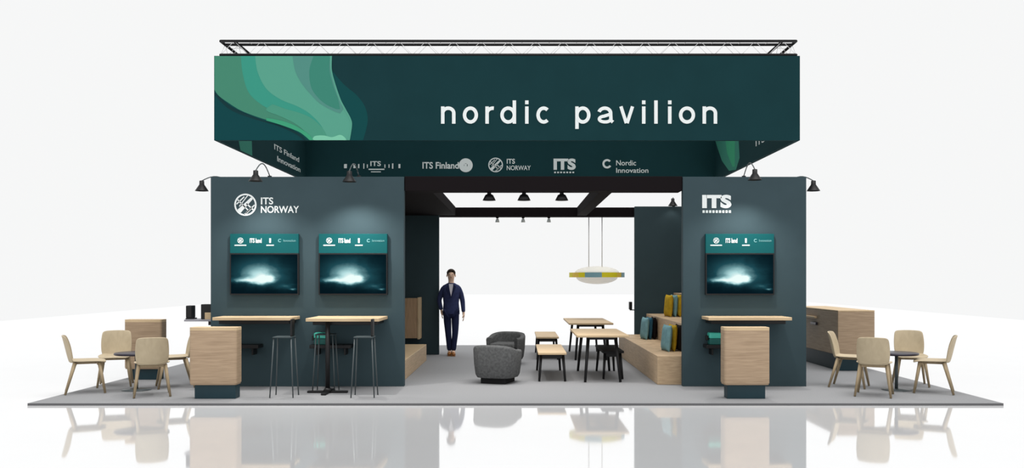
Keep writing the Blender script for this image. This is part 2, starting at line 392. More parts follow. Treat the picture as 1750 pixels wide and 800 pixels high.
for ch, a, c in title: letter(ch, PX(a, S0), PX(c, S0))
# back panel and the line of partner marks on its inner face
b = MB(); b.box(CX0+PT, CX1-PT, CYB-PT, CYB, CZ0, CZ1); bpo = b.build('back_panel', M['canopy'], can)
SI = F/(CYB-PT)
mI = on_front(0, CYB-PT, 0)
def q(x): return PX(x, SI)
def z(y): return PZ(y, SI)
lg = MB()    # spaced capitals with a two-line block in the middle
for x, wd, hh in ((588,9,7),(604,7,7),(612,4,7),(621,3,9),(627,3,6),(657,3,6),(664,3,6),(670,4,9),(681,6,7)):
    lg.box(q(x), q(x+wd*0.55), CYB-PT-0.006, CYB-PT, z(284+hh/2), z(284-hh/2))
text_fit(lg, 'ITS', q(633), q(651), z(284), z(275.5), mI, 0.02); lg.box(q(630), q(657), CYB-PT-0.006, CYB-PT, z(290.5), z(288.5)); lg.box(q(634), q(651), CYB-PT-0.006, CYB-PT, z(294.5), z(293))
lg.build('partner_mark', M['offwhite'], bpo)
lg = MB(); text_fit(lg, 'ITS Finland', q(722), q(784), z(288.5), z(277), mI, 0.02); ring(lg, q(796), z(282.5), 11.8/SI, 3.2/SI, mI); lg.box(q(793.5), q(798), CYB-PT-0.006, CYB-PT, z(290), z(280))
lg.build('partner_mark', M['offwhite'], bpo)
lg = MB(); emblem(lg, q(847), z(282), 12.5/SI, mI); text_fit(lg, 'ITS', q(866), q(880), z(280), z(271.5), mI, 0.02); text_fit(lg, 'NORWAY', q(866), q(907), z(291), z(283), mI, 0.01)
lg.build('partner_mark', M['offwhite'], bpo)
lg = MB(); text_fit(lg, 'ITS', q(946), q(984), z(290.5), z(271), mI, 0.05)
lg.build('partner_mark', M['offwhite'], bpo); lg = MB()
for k in range(7): lg.box(q(947+k*5.2), q(950+k*5.2), CYB-PT-0.005, CYB-PT, z(296), z(293.5))
lg.build('partner_mark', M['offwhite'], bpo)
lg = MB(); ring(lg, q(1037.5), z(280), 8/SI, 4.6/SI, mI, 40, 330); lg.build('partner_mark', M['offwhite'], bpo); lg = MB(); text_fit(lg, 'Nordic', q(1053), q(1087), z(283), z(274), mI, 0.01); text_fit(lg, 'Innovation', q(1053), q(1108), z(295.5), z(287), mI, 0.01)
lg.build('partner_mark', M['offwhite'], bpo)
# side panels with artwork on their inner faces
def side(x0, x1, inner, marks, text):
    b = MB(); b.box(x0, x1, CYF+PT, CYB, CZ0, CZ1)
    sgn = 1 if inner < 0 else -1
    # outline coordinates: (depth Y, Z) ; thickness towards the inside
    mtx = Matrix(((0,0,sgn,inner),(1,0,0,0),(0,1,0,0),(0,0,0,1)))
    for i, (mi, pts) in enumerate(marks):
        P = []
        for px, py in pts:
            s = (px-885.0)/inner; P.append((F/s, min(CZ1, max(CZ0+0.003, PZ(py, s)))))
        b.slab(P, mtx, 0.002+0.001*i, mi)
    o = b.build('side_panel', [M['canopy'], M['g_mid'], M['g_bright']], can)
    for (ya, yb, za, zb, s_) in text:
        l = MB()
        fl = Matrix(((0,0,sgn,inner),(sgn*1.0 if sgn > 0 else -1.0,0,0,0),(0,1,0,0),(0,0,0,1)))
        if sgn > 0: text_fit(l, s_, ya, yb, za, zb, fl, 0.01)
        else: text_fit(l, s_, -yb, -ya, za, zb, fl, 0.01)
        l.build('partner_mark', M['offwhite'], o)
side(CX0, CX0+PT, CX0+PT, [(1, catmull([(405,200),(408,240),(413,262),(424,268),(431,266)])+[(430,240),(430,200)])],
     [(15.9, 17.7, 3.93, 4.03, 'ITS Finland'), (16.1, 17.8, 3.74, 3.84, 'Innovation')])
side(CX1-PT, CX1, CX1-PT, [(1, [(1222.5,180),(1222.5,240),(1227,255),(1234,275),(1246,292),(1258,295),(1264,270),(1262,235),(1262,180)]), (2, [(1240,180),(1240,240),(1243,262),(1252,285),(1256,285),(1256,240),(1256,180)])],
     [(14.55, 15.1, 3.86, 3.98, 'ITS')])

# ------------------------------------------------------------------ lattice truss ring the canopy hangs from
tr = thing('lighting_truss', 'black square lattice truss ring resting along the top of the teal canopy', 'truss', (0, 0, 0))
ZT0, ZT1 = CZ1+0.022, 5.098
def truss(p, d, L, side_v):
    d = Vector(d); sv = Vector(side_v); p = Vector(p); r = 0.021
    b = MB(); la = MB()
    for k in (0, 1):
        for zz in (ZT0, ZT1):
            a = p+sv*(0.2*k); b.cyl((a.x, a.y, zz), (a.x+d.x*L, a.y+d.y*L, zz), r, n=8)
    n = int(L/0.4)
    for k in (0, 1):
        for i in range(n):
            a = p+sv*(0.2*k)+d*(L*i/n); c = p+sv*(0.2*k)+d*(L*(i+0.5)/n); e = p+sv*(0.2*k)+d*(L*(i+1)/n)
            la.cyl((a.x, a.y, ZT0), (c.x, c.y, ZT1), 0.003, n=5); la.cyl((c.x, c.y, ZT1), (e.x, e.y, ZT0), 0.003, n=5)
    for i in range(n+1):
        a = p+d*(L*i/n); c = a+sv*0.2
        for zz in (ZT0, ZT1): la.cyl((a.x, a.y, zz), (c.x, c.y, zz), 0.004, n=5)
    o = b.build('truss_section', M['black'], tr); la.build('lattice', M['truss_lattice'], o)
M['truss_lattice'] = mat('pale_aluminium', (0.75, 0.75, 0.76), 0.4, 0.4)
TX0, TX1 = -4.39, 4.11; TY0, TY1 = YF+0.03, CYB-0.03
truss((TX0, TY0, 0), (1,0,0), TX1-TX0, (0,1,0)); truss((TX0, TY1, 0), (1,0,0), TX1-TX0, (0,-1,0))
truss((TX0, TY0, 0), (0,1,0), TY1-TY0, (1,0,0)); truss((TX1, TY0, 0), (0,1,0), TY1-TY0, (-1,0,0))

# ------------------------------------------------------------------ wall logos
mW = on_front(0, YF, 0)
lo = thing('logo_sign', 'white round emblem and lettering of the Norwegian stand high on the left wall', 'logo', (PX(455,S0), YF, 0))
def sub(mb, name, root, mt): 
    bmesh.ops.translate(mb.bm, verts=mb.bm.verts, vec=-Vector(root.location)); return mb.build(name, mt, root)
b = MB(); emblem(b, PX(419.5,S0), PZ(350,S0), 19/S0, mW); sub(b, 'emblem', lo, M['white'])
b = MB(); text_fit(b, 'ITS', PX(446,S0), PX(467,S0), PZ(349.5,S0), PZ(337.5,S0), mW, 0.02); text_fit(b, 'NORWAY', PX(446,S0), PX(511,S0), PZ(364,S0), PZ(352,S0), mW, 0.015); sub(b, 'lettering', lo, M['white'])
lo = thing('logo_sign', 'bold white capitals ITS with a fine line below on the right wall', 'logo', (PX(1225,S0), YF, 0))
b = MB(); text_fit(b, 'ITS', PX(1200,S0), PX(1250,S0), PZ(356,S0), PZ(333,S0), mW, 0.055); sub(b, 'lettering', lo, M['white'])
b = MB()
for k in range(9): b.box(PX(1200.5+k*5.6,S0), PX(1204.3+k*5.6,S0), YF-0.006, YF, PZ(364,S0), PZ(359.5,S0))
sub(b, 'small_lettering', lo, M['offwhite'])

# ------------------------------------------------------------------ wall screens
def wall_screen():
    t = thing('display_screen', '', 'screen', (0, YF, 1.35), 0, 'screens on the front walls')
    W = 117/S0; hs = 71/S0; hh = 33/S0
    b = MB(); b.box(-W/2, W/2, -0.06, 0, 0, hs, 0.002, seg=1); b.build('frame', M['black'], t)
    b = MB(); b.box(-W/2+0.018, W/2-0.018, -0.063, -0.058, 0.02, hs-0.02); b.build('display', M['screen'], t)
    b = MB(); b.box(-W/2+0.002, W/2-0.004, -0.055, 0, hs, hs+hh, 0.002, seg=1); hd = b.build('header_panel', M['header'], t)
    mt = on_front(0, -0.055, 0); g = 1/S0
    cz = hs+hh*0.62
    b = MB(); emblem(b, -W/2+18*g, cz+1*g, 5*g, mt); b.box(-W/2+8*g, -W/2+28*g, -0.059, -0.055, cz-8*g, cz-6*g); b.build('header_mark', M['offwhite'], hd)
    b = MB(); text_fit(b, 'ITS land', -W/2+34*g, -W/2+54*g, cz-3*g, cz+5*g, mt, 0.03); b.build('header_mark', M['white'], hd)
    b = MB(); text_fit(b, 'I', -W/2+67*g, -W/2+70*g, cz-3*g, cz+5*g, mt, 0.0); b.box(-W/2+62*g, -W/2+75*g, -0.059, -0.055, cz-8*g, cz-6*g); b.build('header_mark', M['offwhite'], hd)
    b = MB(); ring(b, -W/2+85*g, cz+1*g, 3.0*g, 1.8*g, mt, 40, 320, n=16); b.build('header_mark', M['markteal'], hd); b = MB(); text_fit(b, 'Innovation', -W/2+91*g, -W/2+112*g, cz-1*g, cz+3*g, mt, 0.0); b.build('header_mark', M['markteal'], hd)
    return t
ws = wall_screen(); ws.location.x = PX(453.5, S0); ws['label'] = 'wall screen below the round emblem, left of the two on the left wall'
clone(ws, 'wall screen without a logo above it, beside the open passage', (PX(604.5, S0), YF, 1.35))
clone(ws, 'wall screen below the bold ITS letters on the right wall', (PX(1263, S0), YF, 1.35))

# ------------------------------------------------------------------ bar counters on the walls
CT = 1.04
def counter(x0, x1, depth):
    W = x1-x0
    t = thing('bar_counter', '', 'counter', ((x0+x1)/2, YF, 0), 0, 'pale oak standing counters on the front walls')
    b = MB(); b.box(-W/2, W/2, -depth, 0, CT-0.045, CT, 0.006); b.build('worktop', M['oaktop'], t)
    b = MB(); b.box(-W/2+0.06, W/2-0.06, -depth*0.8, 0, CT-0.10, CT-0.045, 0.004, seg=1); b.build('apron', M['black'], t)
    return t
c1 = counter(PX(369,119), PX(503,119), 0.48); c1['label'] = 'oak wall counter below the round emblem, partly behind the wooden pod'
c2 = counter(PX(530,121), PX(653,121), 0.80); c2['label'] = 'oak wall counter standing on a black pedestal nearest the passage'
c3 = counter(PX(1207,119), PX(1348,119), 0.48); c3['label'] = 'oak wall counter on the right wall below the single screen'
ox = c2.location.x
b = MB(); px_, py_ = PX(560,122.8)-ox, PY(122.8)-YF
b.cyl((px_, py_, 0.03), (px_, py_, CT-0.045), 0.032, n=16); b.cyl((px_, py_, 0.02), (px_, py_, 0.07), 0.07, 0.04, n=16)
b.build('pedestal', M['black'], c2)
b = MB(); b.box(px_-0.28, px_+0.28, py_-0.035, py_+0.035, 0.0, 0.03, 0.008); b.box(px_-0.035, px_+0.035, py_-0.28, py_+0.28, 0.0, 0.03, 0.008); b.build('cross_foot', M['black'], c2)

# black wall shelves with a mint box below the counters
def low_shelf():
    t = thing('floating_shelf', '', 'shelf', (0, YF, 0.58), 0, 'black wall shelves under the counters')
    b = MB(); b.box(-0.3, 0.3, -0.26, 0, 0, 0.05, 0.006); b.build('board', M['black'], t)
    for x in (-0.2, 0.2):
        b = MB(); b.box(x-0.012, x+0.012, -0.2, 0, -0.10, 0.0, 0.003, seg=1); b.build('bracket', M['black'], t)
    return t
def mint_box():
    t = thing('storage_box', '', 'box', (0, YF-0.13, 0.63), 0, 'mint boxes on the black wall shelves')
    b = MB(); b.box(-0.09, 0.09, -0.08, 0.08, 0, 0.09, 0.01); b.build('tray', M['teal'], t)
    b = MB(); b.box(-0.095, 0.095, -0.085, 0.085, 0.09, 0.175, 0.02); b.build('lid', M['mint'], t)
    b = MB(); b.box(-0.135, -0.096, -0.03, 0.03, 0.06, 0.13, 0.008); b.build('handle', M['black'], t)
    return t
s1 = low_shelf(); s1.location.x = PX(407,118); s1['label'] = 'black wall shelf peeping out right of the left front pod'
clone(s1, 'black wall shelf behind the black pedestal', (PX(565,118), YF, 0.58)); clone(s1, 'black wall shelf peeping out left of the right front pod', (PX(1242,118), YF, 0.58))
mb1 = mint_box(); mb1.location.x = PX(547,118); mb1['label'] = 'mint green box on the shelf behind the black pedestal'
clone(mb1, 'mint green box under the right wall counter', (PX(1224,118), YF-0.13, 0.63))

# bar stools: wire frames, black back post
def bar_stool(back=True):
    t = thing('bar_stool', '', 'stool', (0,0,0), 0, 'wire bar stools at the left counters')
    b = MB(); b.box(-0.13, 0.13, -0.12, 0.12, 0.795, 0.812, 0.006); b.build('seat', M['stoolseat'], t)
    for sx in (-1, 1):
        for sy in (-1, 1):
            b = MB(); b.cyl((sx*0.155, sy*0.15, 0), (sx*0.115, sy*0.10, 0.795), 0.0085, n=8); b.build('leg', M['chrome'], t)
    if back:
        b = MB(); b.box(0.095, 0.122, -0.07, 0.07, 0.812, 1.045, 0.008); b.build('backrest', M['black'], t)
    return t
M['stoolseat'] = mat('smoke_grey_seat', (0.035, 0.05, 0.055), 0.5, 0.3)
sy_ = 11.84; ss = F/sy_
st = bar_stool(); st.location = (PX(486,ss), sy_, 0); st['label'] = 'thin wire bar stool with black back at the end of the emblem-side counter'
clone(st, 'thin wire bar stool with black back at the far right end of the pedestal counter', (PX(623,ss), sy_, 0), 0.0)
s2 = bar_stool(False); s2.location = (PX(556,121.5), 12.38, 0); s2['label'] = 'backless thin wire bar stool directly behind the black pedestal'

# ------------------------------------------------------------------ wooden pods on dark plinths
def pod(X0, X1, Yf, depth, z0, z1, px0, px1, label, rec=0.06):
    TT = 0.04
    W = X1-X0
    t = thing('reception_pod', label, 'pod', ((X0+X1)/2, Yf+depth/2, 0), 0, 'wooden pods on dark plinths')
    d = depth/2; c = (X0+X1)/2
    b = MB()
    # rounded upright corners, slightly lipped edge all round the front
    n = 6; r = 0.035; pts = []
    for cx, cy, a0 in ((W/2-r, d-r, 0), (-W/2+r, d-r, 90), (-W/2+r, -d+r, 180), (W/2-r, -d+r, 270)):
        for k in range(n+1):
            a = math.radians(a0+90*k/n); pts.append((cx+r*math.cos(a), cy+r*math.sin(a)))
    b.slab(pts, Matrix.Translation((0, 0, z0+0.02)), z1-z0-0.02-TT)
    ins = [(x*0.975, y*0.96) for x, y in pts]
    b.slab(ins, Matrix.Translation((0, 0, z0)), 0.02)
    bo = b.build('body', M['wood'], t)
    b = MB(); b.slab(pts, Matrix.Translation((0, 0, z1-TT)), TT); b.build('top', M['oaktop'], t)
    b = MB(); b.box(px0-c, px1-c, -d+rec, d-rec*0.6, 0, z0, 0.004, seg=1); b.build('plinth', M['plinth'], t)
    return t
pod(PX(323,129.5), PX(404,129.5), PY(129.5), 0.24, 0.185, 0.945, PX(331,129.5), PX(401,129.5), 'wooden pod on dark plinth in front of the wall with two screens', 0.03)
pod(PX(1238,129.5), PX(1316,129.5), PY(129.5), 0.24, 0.185, 0.945, PX(1244,129.5), PX(1309,129.5), 'wooden pod on dark plinth in front of the wall with one screen', 0.03)
pod(PX(212,109), PX(276,109), PY(109), 0.22, 0.17, 0.945, PX(221,109), PX(271,109), 'wooden pod on dark plinth behind the left chair group', 0.03)

# long counter on the right
X0, X1 = PX(1432,100), PX(1495,100); Y0, Y1 = 15.0, 17.4
t = thing('reception_counter', 'long wooden counter on dark plinth running back behind the right chair group', 'counter', ((X0+X1)/2, (Y0+Y1)/2, 0))
hx, hy = (X1-X0)/2, (Y1-Y0)/2
b = MB(); b.box(-hx, hx, -hy, hy, 0.28, 1.02, 0.01); b.build('body', M['wood'], t)
b = MB(); b.box(-hx, hx, -hy, hy, 1.02, 1.045, 0.006); b.build('top', M['oaktop'], t)
b = MB(); b.box(-hx+0.06, hx-0.2, -hy+0.12, hy-0.1, 0, 0.28, 0.004, seg=1); b.build('plinth', M['plinth'], t)
b = MB(); b.box(-hx-0.05, -hx, 16.05-16.2, 16.75-16.2, 0.86, 0.895, 0.005); b.build('ledge', M['oaktop'], t)
b = MB(); b.box(-hx-0.04, -hx, 16.0-16.2, 16.3-16.2, 0.74, 0.79, 0.008); b.build('handle', M['darktop'], t)

# ------------------------------------------------------------------ ash shell chairs
def shell_chair():
    t = thing('shell_chair', '', 'chair', (0,0,0), 0, 'pale wooden shell chairs round the low tables')
    def sheet(name, rows, mt, th):
        b = MB(); n = 8; g = []
        for (y, zz, wdt, curl, lift) in rows:
            g.append([b.bm.verts.new((wdt*u, y+curl*abs(u)**2.2, zz+lift*abs(u)**2.2)) for u in [(-1+2*k/n) for k in range(n+1)]])
        for a, c in zip(g, g[1:]):
            for k in range(n):
                f = b.bm.faces.new((a[k], a[k+1], c[k+1], c[k])); f.smooth = True
        o = b.build(name, mt, t)
        so_ = o.modifiers.new('s', 'SOLIDIFY'); so_.thickness = th; so_.offset = 0
        sb = o.modifiers.new('b', 'SUBSURF'); sb.levels = 1; sb.render_levels = 2
        return o
    # faces +Y ; seat front at +Y
    sheet('seat', [(0.235,0.428,0.15,0,-0.004),(0.225,0.438,0.205,-0.01,0.0),(0.15,0.446,0.228,0,0.006),(0.0,0.442,0.232,0,0.012),(-0.13,0.438,0.22,0,0.018),(-0.205,0.442,0.19,0.02,0.02),(-0.235,0.452,0.15,0.02,0.02)], M['chairwood'], 0.02)
    sheet('backrest', [(-0.212,0.43,0.165,0.04,0.0),(-0.228,0.455,0.20,0.05,0.0),(-0.25,0.54,0.212,0.06,0.0),(-0.272,0.64,0.214,0.065,0.0),(-0.295,0.74,0.205,0.055,0),(-0.309,0.79,0.196,0.045,-0.006),(-0.315,0.808,0.165,0.03,-0.008)], M['chairwood'], 0.018)
    for sx in (-1, 1):
        for sy, ty in ((1, 0.15), (-1, -0.15)):
            b = MB(); b.cyl((sx*0.225, sy*0.225 if sy > 0 else -0.27, 0.004), (sx*0.165, ty, 0.43), 0.015, 0.025, n=10)
            for f in b.bm.faces: f.smooth = len(f.verts) == 4
            b.build('leg', M['legwood'], t)
    b = MB(); b.box(-0.17, 0.17, 0.12, 0.16, 0.395, 0.428, 0.006); b.box(-0.17, 0.17, -0.17, -0.13, 0.395, 0.428, 0.006); b.box(-0.02, 0.02, -0.14, 0.14, 0.398, 0.425, 0.004)
    b.build('seat_frame', M['legwood'], t)
    return t
def facing(dx, dy): return math.atan2(-dx, dy)
ch = shell_chair(); ch.location = (-6.02, 12.27, 0); ch.rotation_euler.z = facing(0.9, 0.44); ch['label'] = 'pale shell chair seen side-on at the far left edge of the carpet, facing right'
clone(ch, 'pale shell chair facing the camera at the back of the left table', (-5.97, 13.02, 0), facing(0.35, -0.94))
clone(ch, 'pale shell chair seen from behind in front of the left table', (-4.99, 11.97, 0), facing(-0.4, 0.92))
clone(ch, 'pale shell chair partly hidden by the left front pod', (-5.04, 12.86, 0), facing(-0.9, -0.44))
clone(ch, 'pale shell chair facing right, nearest the right wall', (4.89, 12.9, 0), facing(0.9, -0.5))
clone(ch, 'pale shell chair seen from behind in front of the right table', (4.86, 11.97, 0), facing(0.44, 0.9))
clone(ch, 'pale shell chair facing the camera at the back of the right table', (5.84, 13.05, 0), facing(-0.3, -0.95))
clone(ch, 'pale shell chair seen side-on at the far right edge of the carpet, facing left', (5.79, 12.27, 0), facing(-0.9, 0.44))
def low_table():
    t = thing('low_round_table', '', 'table', (0,0,0), 0, 'small round tables with dark tops')
    b = MB(); b.lathe([(0.0,0.505),(0.285,0.505),(0.297,0.512),(0.297,0.53),(0.288,0.537),(0.0,0.537)], n=40); b.build('tabletop', M['darktop'], t)
    b = MB(); b.cyl((0,0,0.02), (0,0,0.505), 0.022, n=16); b.cyl((0,0,0.49), (0,0,0.506), 0.09, n=20); b.build('column', M['chrome'], t)
    b = MB(); b.lathe([(0.0,0),(0.2,0),(0.2,0.008),(0.05,0.022),(0.0,0.024)], n=32); b.build('base', M['chrome'], t)
    return t
lt = low_table(); lt.location = (-5.44, 12.52, 0); lt['label'] = 'small dark-topped round table among the four chairs on the left'
clone(lt, 'small dark-topped round table among the four chairs on the right', (5.40, 12.52, 0))

# ------------------------------------------------------------------ barrel armchairs
def armchair():
    t = thing('barrel_armchair', '', 'armchair', (0,0,0), 0, 'charcoal tub armchairs in the passage')
    # faces +Y
    b = MB(); n = 36; sec = []
    A0, A1 = math.radians(42), math.radians(-222)       # open part of the horseshoe around +Y
    for k in range(n+1):
        a = A0+(A1-A0)*k/n; ca, sa = math.cos(a), math.sin(a)
        e = 0.62
        ux = math.copysign(abs(ca)**e, ca); uy = math.copysign(abs(sa)**e, sa)
        back = max(0.0, -sa)
        top = 0.50+0.09*back**0.6
        row = []
        for ro, zz in ((0.29,0.09),(0.315,0.14),(0.335,0.3),(0.345,top-0.04),(0.335,top-0.008),(0.30,top),(0.262,top-0.008),(0.252,top-0.04),(0.245,0.3)):
            row.append(b.bm.verts.new((ux*ro, uy*ro*0.97, zz)))
        sec.append(row)
    for r1, r2 in zip(sec, sec[1:]):
        for k in range(len(r1)-1):
            f = b.bm.faces.new((r1[k], r2[k], r2[k+1], r1[k+1])); f.smooth = True
    b.bm.faces.new(sec[0]); b.bm.faces.new(list(reversed(sec[-1])))
    bmesh.ops.recalc_face_normals(b.bm, faces=b.bm.faces)
    b.build('shell', M['grey'], t)
    b = MB(); b.box(-0.245, 0.245, -0.25, 0.30, 0.09, 0.30, 0.03, seg=3); b.build('seat_base', M['grey'], t)
    b = MB(); b.box(-0.235, 0.235, -0.24, 0.31, 0.30, 0.40, 0.035, seg=3); b.build('seat_cushion', M['grey'], t)
    b = MB(); b.box(-0.20, 0.20, -0.21, 0.22, 0.0, 0.09, 0.01); b.build('base', M['dkgrey'], t)
    return t
ac = armchair(); ac.location = (PX(851,110.5), PY(111.6), 0); ac.rotation_euler.z = facing(0.35, 1); ac['label'] = 'charcoal tub armchair in front, its back to the camera'
clone(ac, 'charcoal tub armchair behind, its open seat facing the front one', (PX(864.5,92), PY(92), 0), facing(-0.25, -1))

# ------------------------------------------------------------------ long tables and benches
def long_table(W, L):
    t = thing('dining_table', '', 'table', (0,0,0), 0, 'pale oak tables in the passage')
    b = MB(); b.box(-W/2, W/2, -L/2, L/2, 0.69, 0.725, 0.006); b.build('tabletop', M['oaktop'], t)
    for sx in (-1, 1):
        for sy in (-1, 1):
            b = MB(); b.cyl((sx*(W/2-0.13), sy*(L/2-0.06), 0.005), (sx*(W/2-0.19), sy*(L/2-0.2), 0.69), 0.021, 0.028, n=10); b.build('leg', M['black'], t)
    for ya in (-L/2+0.17, L/2-0.22):
        b = MB(); b.box(-W/2+0.16, W/2-0.16, ya, ya+0.05, 0.645, 0.69, 0.004, seg=1); b.build('cross_rail', M['black'], t)
    b = MB()
    b.box(-0.02, 0.02, -L/2+0.22, L/2-0.22, 0.65, 0.69, 0.004, seg=1); b.build('long_rail', M['black'], t)
    return t
ta = long_table(0.80, 1.75); ta.location = (1.30, 14.25, 0); ta['label'] = 'oak table with splayed black legs nearest the camera'
tb = long_table(0.86, 2.15); tb.location = (1.42, 18.05, 0); tb['label'] = 'oak table standing behind the nearer one towards the back'
def bench(W, L, top, label):
    t = thing('bench', label, 'bench', (0,0,0), 0, 'low benches beside the tables')
    b = MB(); b.box(-W/2, W/2, -L/2, L/2, 0.415, 0.45, 0.006); b.build('seat', top, t)
    for sx in (-1, 1):
        for sy in (-1, 1):
            b = MB(); b.cyl((sx*(W/2-0.02), sy*(L/2-0.04), 0.004), (sx*(W/2-0.05), sy*(L/2-0.12), 0.415), 0.018, 0.024, n=10); b.build('leg', M['black'], t)
    for ya in (-L/2+0.1, L/2-0.14):
        b = MB(); b.box(-W/2+0.04, W/2-0.04, ya, ya+0.04, 0.35, 0.415, 0.004, seg=1); b.build('cross_rail', M['black'], t)
    return t
be = bench(0.44, 1.7, M['oaktop'], 'oak bench nearest the camera beside the front armchair'); be.location = (0.53, 14.35, 0)
clone(be, 'oak bench further back, behind the nearest bench', (0.58, 17.95, 0))
b2 = bench(0.34, 1.3, M['dkgrey'], 'dark bench tucked under the nearest oak table'); b2.location = (1.50, 14.45, 0)

# ------------------------------------------------------------------ stepped seating in the right tower
tt = thing('stepped_seating', 'warm oak three-step seating block behind the right wall', 'seating', (2.9, 15.6, 0))
for i, (xa, xb, zt, ya) in enumerate(((2.09, 2.66, 0.43, PY(114.2)), (2.66, 3.22, 0.86, PY(114.2)), (3.22, 4.08, 1.29, PY(114.2)))):
    b = MB(); b.box(xa-2.9, xb-2.9, ya-15.6+(0.0 if i else 0.0), YB-0.12-15.6, 0, zt, 0.006); b.build('step', M['tribune'], tt)
def pillow(W=0.44, D=0.13):
    b = MB(); n = 10; g0 = []; g1 = []
    for i in range(n+1):
        r0 = []; r1 = []
        for j in range(n+1):
            u = -1+2*i/n; v = -1+2*j/n
            th = D/2*max(0.0, (1-u**4)*(1-v**4))**0.5+0.004
            px = W/2*u*(1-0.06*(1-abs(u))*0-0.07*(v*v-1)*-1*0) * (1-0.05*(1-v*v)); pz = W/2*v*(1-0.05*(1-u*u))
            r0.append(b.bm.verts.new((th, px, pz+W/2))); r1.append(b.bm.verts.new((-th, px, pz+W/2)))
        g0.append(r0); g1.append(r1)
    for i in range(n):
        for j in range(n):
            b.bm.faces.new((g0[i][j], g0[i+1][j], g0[i+1][j+1], g0[i][j+1])).smooth = True
            b.bm.faces.new((g1[i][j], g1[i][j+1], g1[i+1][j+1], g1[i+1][j])).smooth = True
    for i in range(n):
        for a, c in (((i,0),(i+1,0)), ((i,n),(i+1,n)), ((0,i),(0,i+1)), ((n,i),(n,i+1))):
            b.bm.faces.new((g0[a[0]][a[1]], g1[a[0]][a[1]], g1[c[0]][c[1]], g0[c[0]][c[1]]))
    bmesh.ops.recalc_face_normals(b.bm, faces=b.bm.faces)
    return b
for X, Y, Z, ty, rz, mt, lab in (
    (2.36, 14.05, 0.43, 0.10, 0.12, 'blue', 'pale blue cushion, leftmost on the lowest step near the front'),
    (2.47, 14.15, 0.43, 0.08, 0.09, 'mustard', 'mustard cushion on the lowest step between pale blue and black'),
    (2.585, 14.15, 0.43, 0.03, 0.03, 'darkbrown', 'black cushion on the lowest step against the front end of the riser'),
    (2.40, 16.75, 0.43, 0.10, 0.12, 'blue', 'pale blue cushion on the lowest step near the back wall'),
    (2.50, 16.85, 0.43, 0.07, 0.07, 'petrol', 'petrol blue cushion on the lowest step near the back wall'),
    (2.60, 16.85, 0.43, 0.02, 0.01, 'darkbrown', 'black cushion on the lowest step near the back wall'),
    (2.86, 16.75, 0.86, 0.08, 0.12, 'mustard', 'mustard cushion, leftmost on the middle step'),
    (2.965, 16.80, 0.86, 0.07, 0.09, 'blue', 'pale blue cushion on the middle step between two mustard ones'),
    (3.06, 16.80, 0.86, 0.05, 0.06, 'mustard', 'mustard cushion on the middle step next to the black one'),
    (3.155, 16.85, 0.86, 0.02, 0.01, 'darkbrown', 'black cushion on the middle step against the riser')):
    o = pillow(0.42, 0.09).build('cushion', M[mt], None, (X, Y, Z)); o.rotation_euler = (0, ty, rz); tag(o, lab, 'cushion', 'cushions on the stepped seating')

# ------------------------------------------------------------------ bench and wooden panel in the left tower
t = thing('low_wooden_bench', 'low solid oak block bench inside the left tower by the passage', 'bench', (-2.3, 15.3, 0))
b = MB(); b.box(-0.5, 0.53, 13.7-15.3, 17.0-15.3, 0.0, 0.29, 0.006); b.build('block', M['tribune'], t)
b = MB(); b.box(-0.5, 0.53, 13.7-15.3, 17.0-15.3, 0.29, 0.315, 0.006); b.build('seat', M['oaktop'], t)
M['woodv'] = wood('oak_vertical', (0.42, 0.28, 0.17), 0.14, (14, 14, 1.5))
t = thing('hanging_cabinet', 'upright oak cabinet box hung on the back wall beside the person', 'cabinet', (-2.2, YB, 0.35))
b = MB(); b.box(-0.45, PX(713.5,84)+2.2, PY(84)-YB, 0, 0.02, 0.83, 0.004, seg=1); b.build('body', M['woodv'], t)
b = MB(); b.box(PX(713.5,84)+2.2, PX(716.8,84)+2.2, PY(84)-YB-0.01, 0, 0.0, 0.85, 0.003, seg=1); b.build('lit_side', M['oaktop'], t)  # paler oak puts the light on the right edge into the colour

# ------------------------------------------------------------------ side shelf with black devices left of the left wall
t = thing('side_shelf', 'narrow grey shelf sticking out left of the left wall', 'shelf', (XL, 13.2, 0.95))
b = MB(); b.box(-0.45, 0, -0.12, 0.25, 0, 0.03, 0.004); b.build('board', M['greyshelf'], t)
b = MB(); b.box(-0.12, 0, -0.03, 0.03, -0.06, 0.0, 0.004); b.build('bracket', M['black'], t)
def device(Y, X, Z, wd, h, label, woodbase):
    t = thing('table_display', label, 'display', (X, Y, Z), 0, None)
    b = MB(); b.box(-wd/2, wd/2, -0.06, 0.10, 0.02 if not woodbase else 0.0, h, 0.01); b.build('housing', M['black'], t)
    if woodbase:
        b = MB(); b.box(-wd/2+0.07, wd/2, -0.09, -0.061, 0.0, h*0.45, 0.005); b.build('wooden_front', M['oaktop'], t)
    else:
        b = MB(); b.box(-wd/2-0.0, wd/2+0.02, -0.07, 0.11, 0, 0.02, 0.004); b.build('foot', M['black'], t)
device(13.18, XL-0.395, 0.98, 0.09, 0.205, 'slim black device at the outer end of the grey side shelf', False)
device(13.18, XL-0.115, 0.98, 0.20, 0.225, 'wider black device beside the left wall with a small wooden front', True)
t = thing('edge_display', 'small black device on a bracket at the free edge of the back right wall', 'display', (PX(1085,S1), YB, 0.93))
b = MB(); b.box(-0.10, 0.0, 0.02, 0.08, -0.01, 0.01, 0.003, seg=1); b.build('bracket', M['chrome'], t)
b = MB(); b.box(-0.115, -0.055, 0.0, 0.12, 0.01, 0.17, 0.006); b.build('housing', M['black'], t)

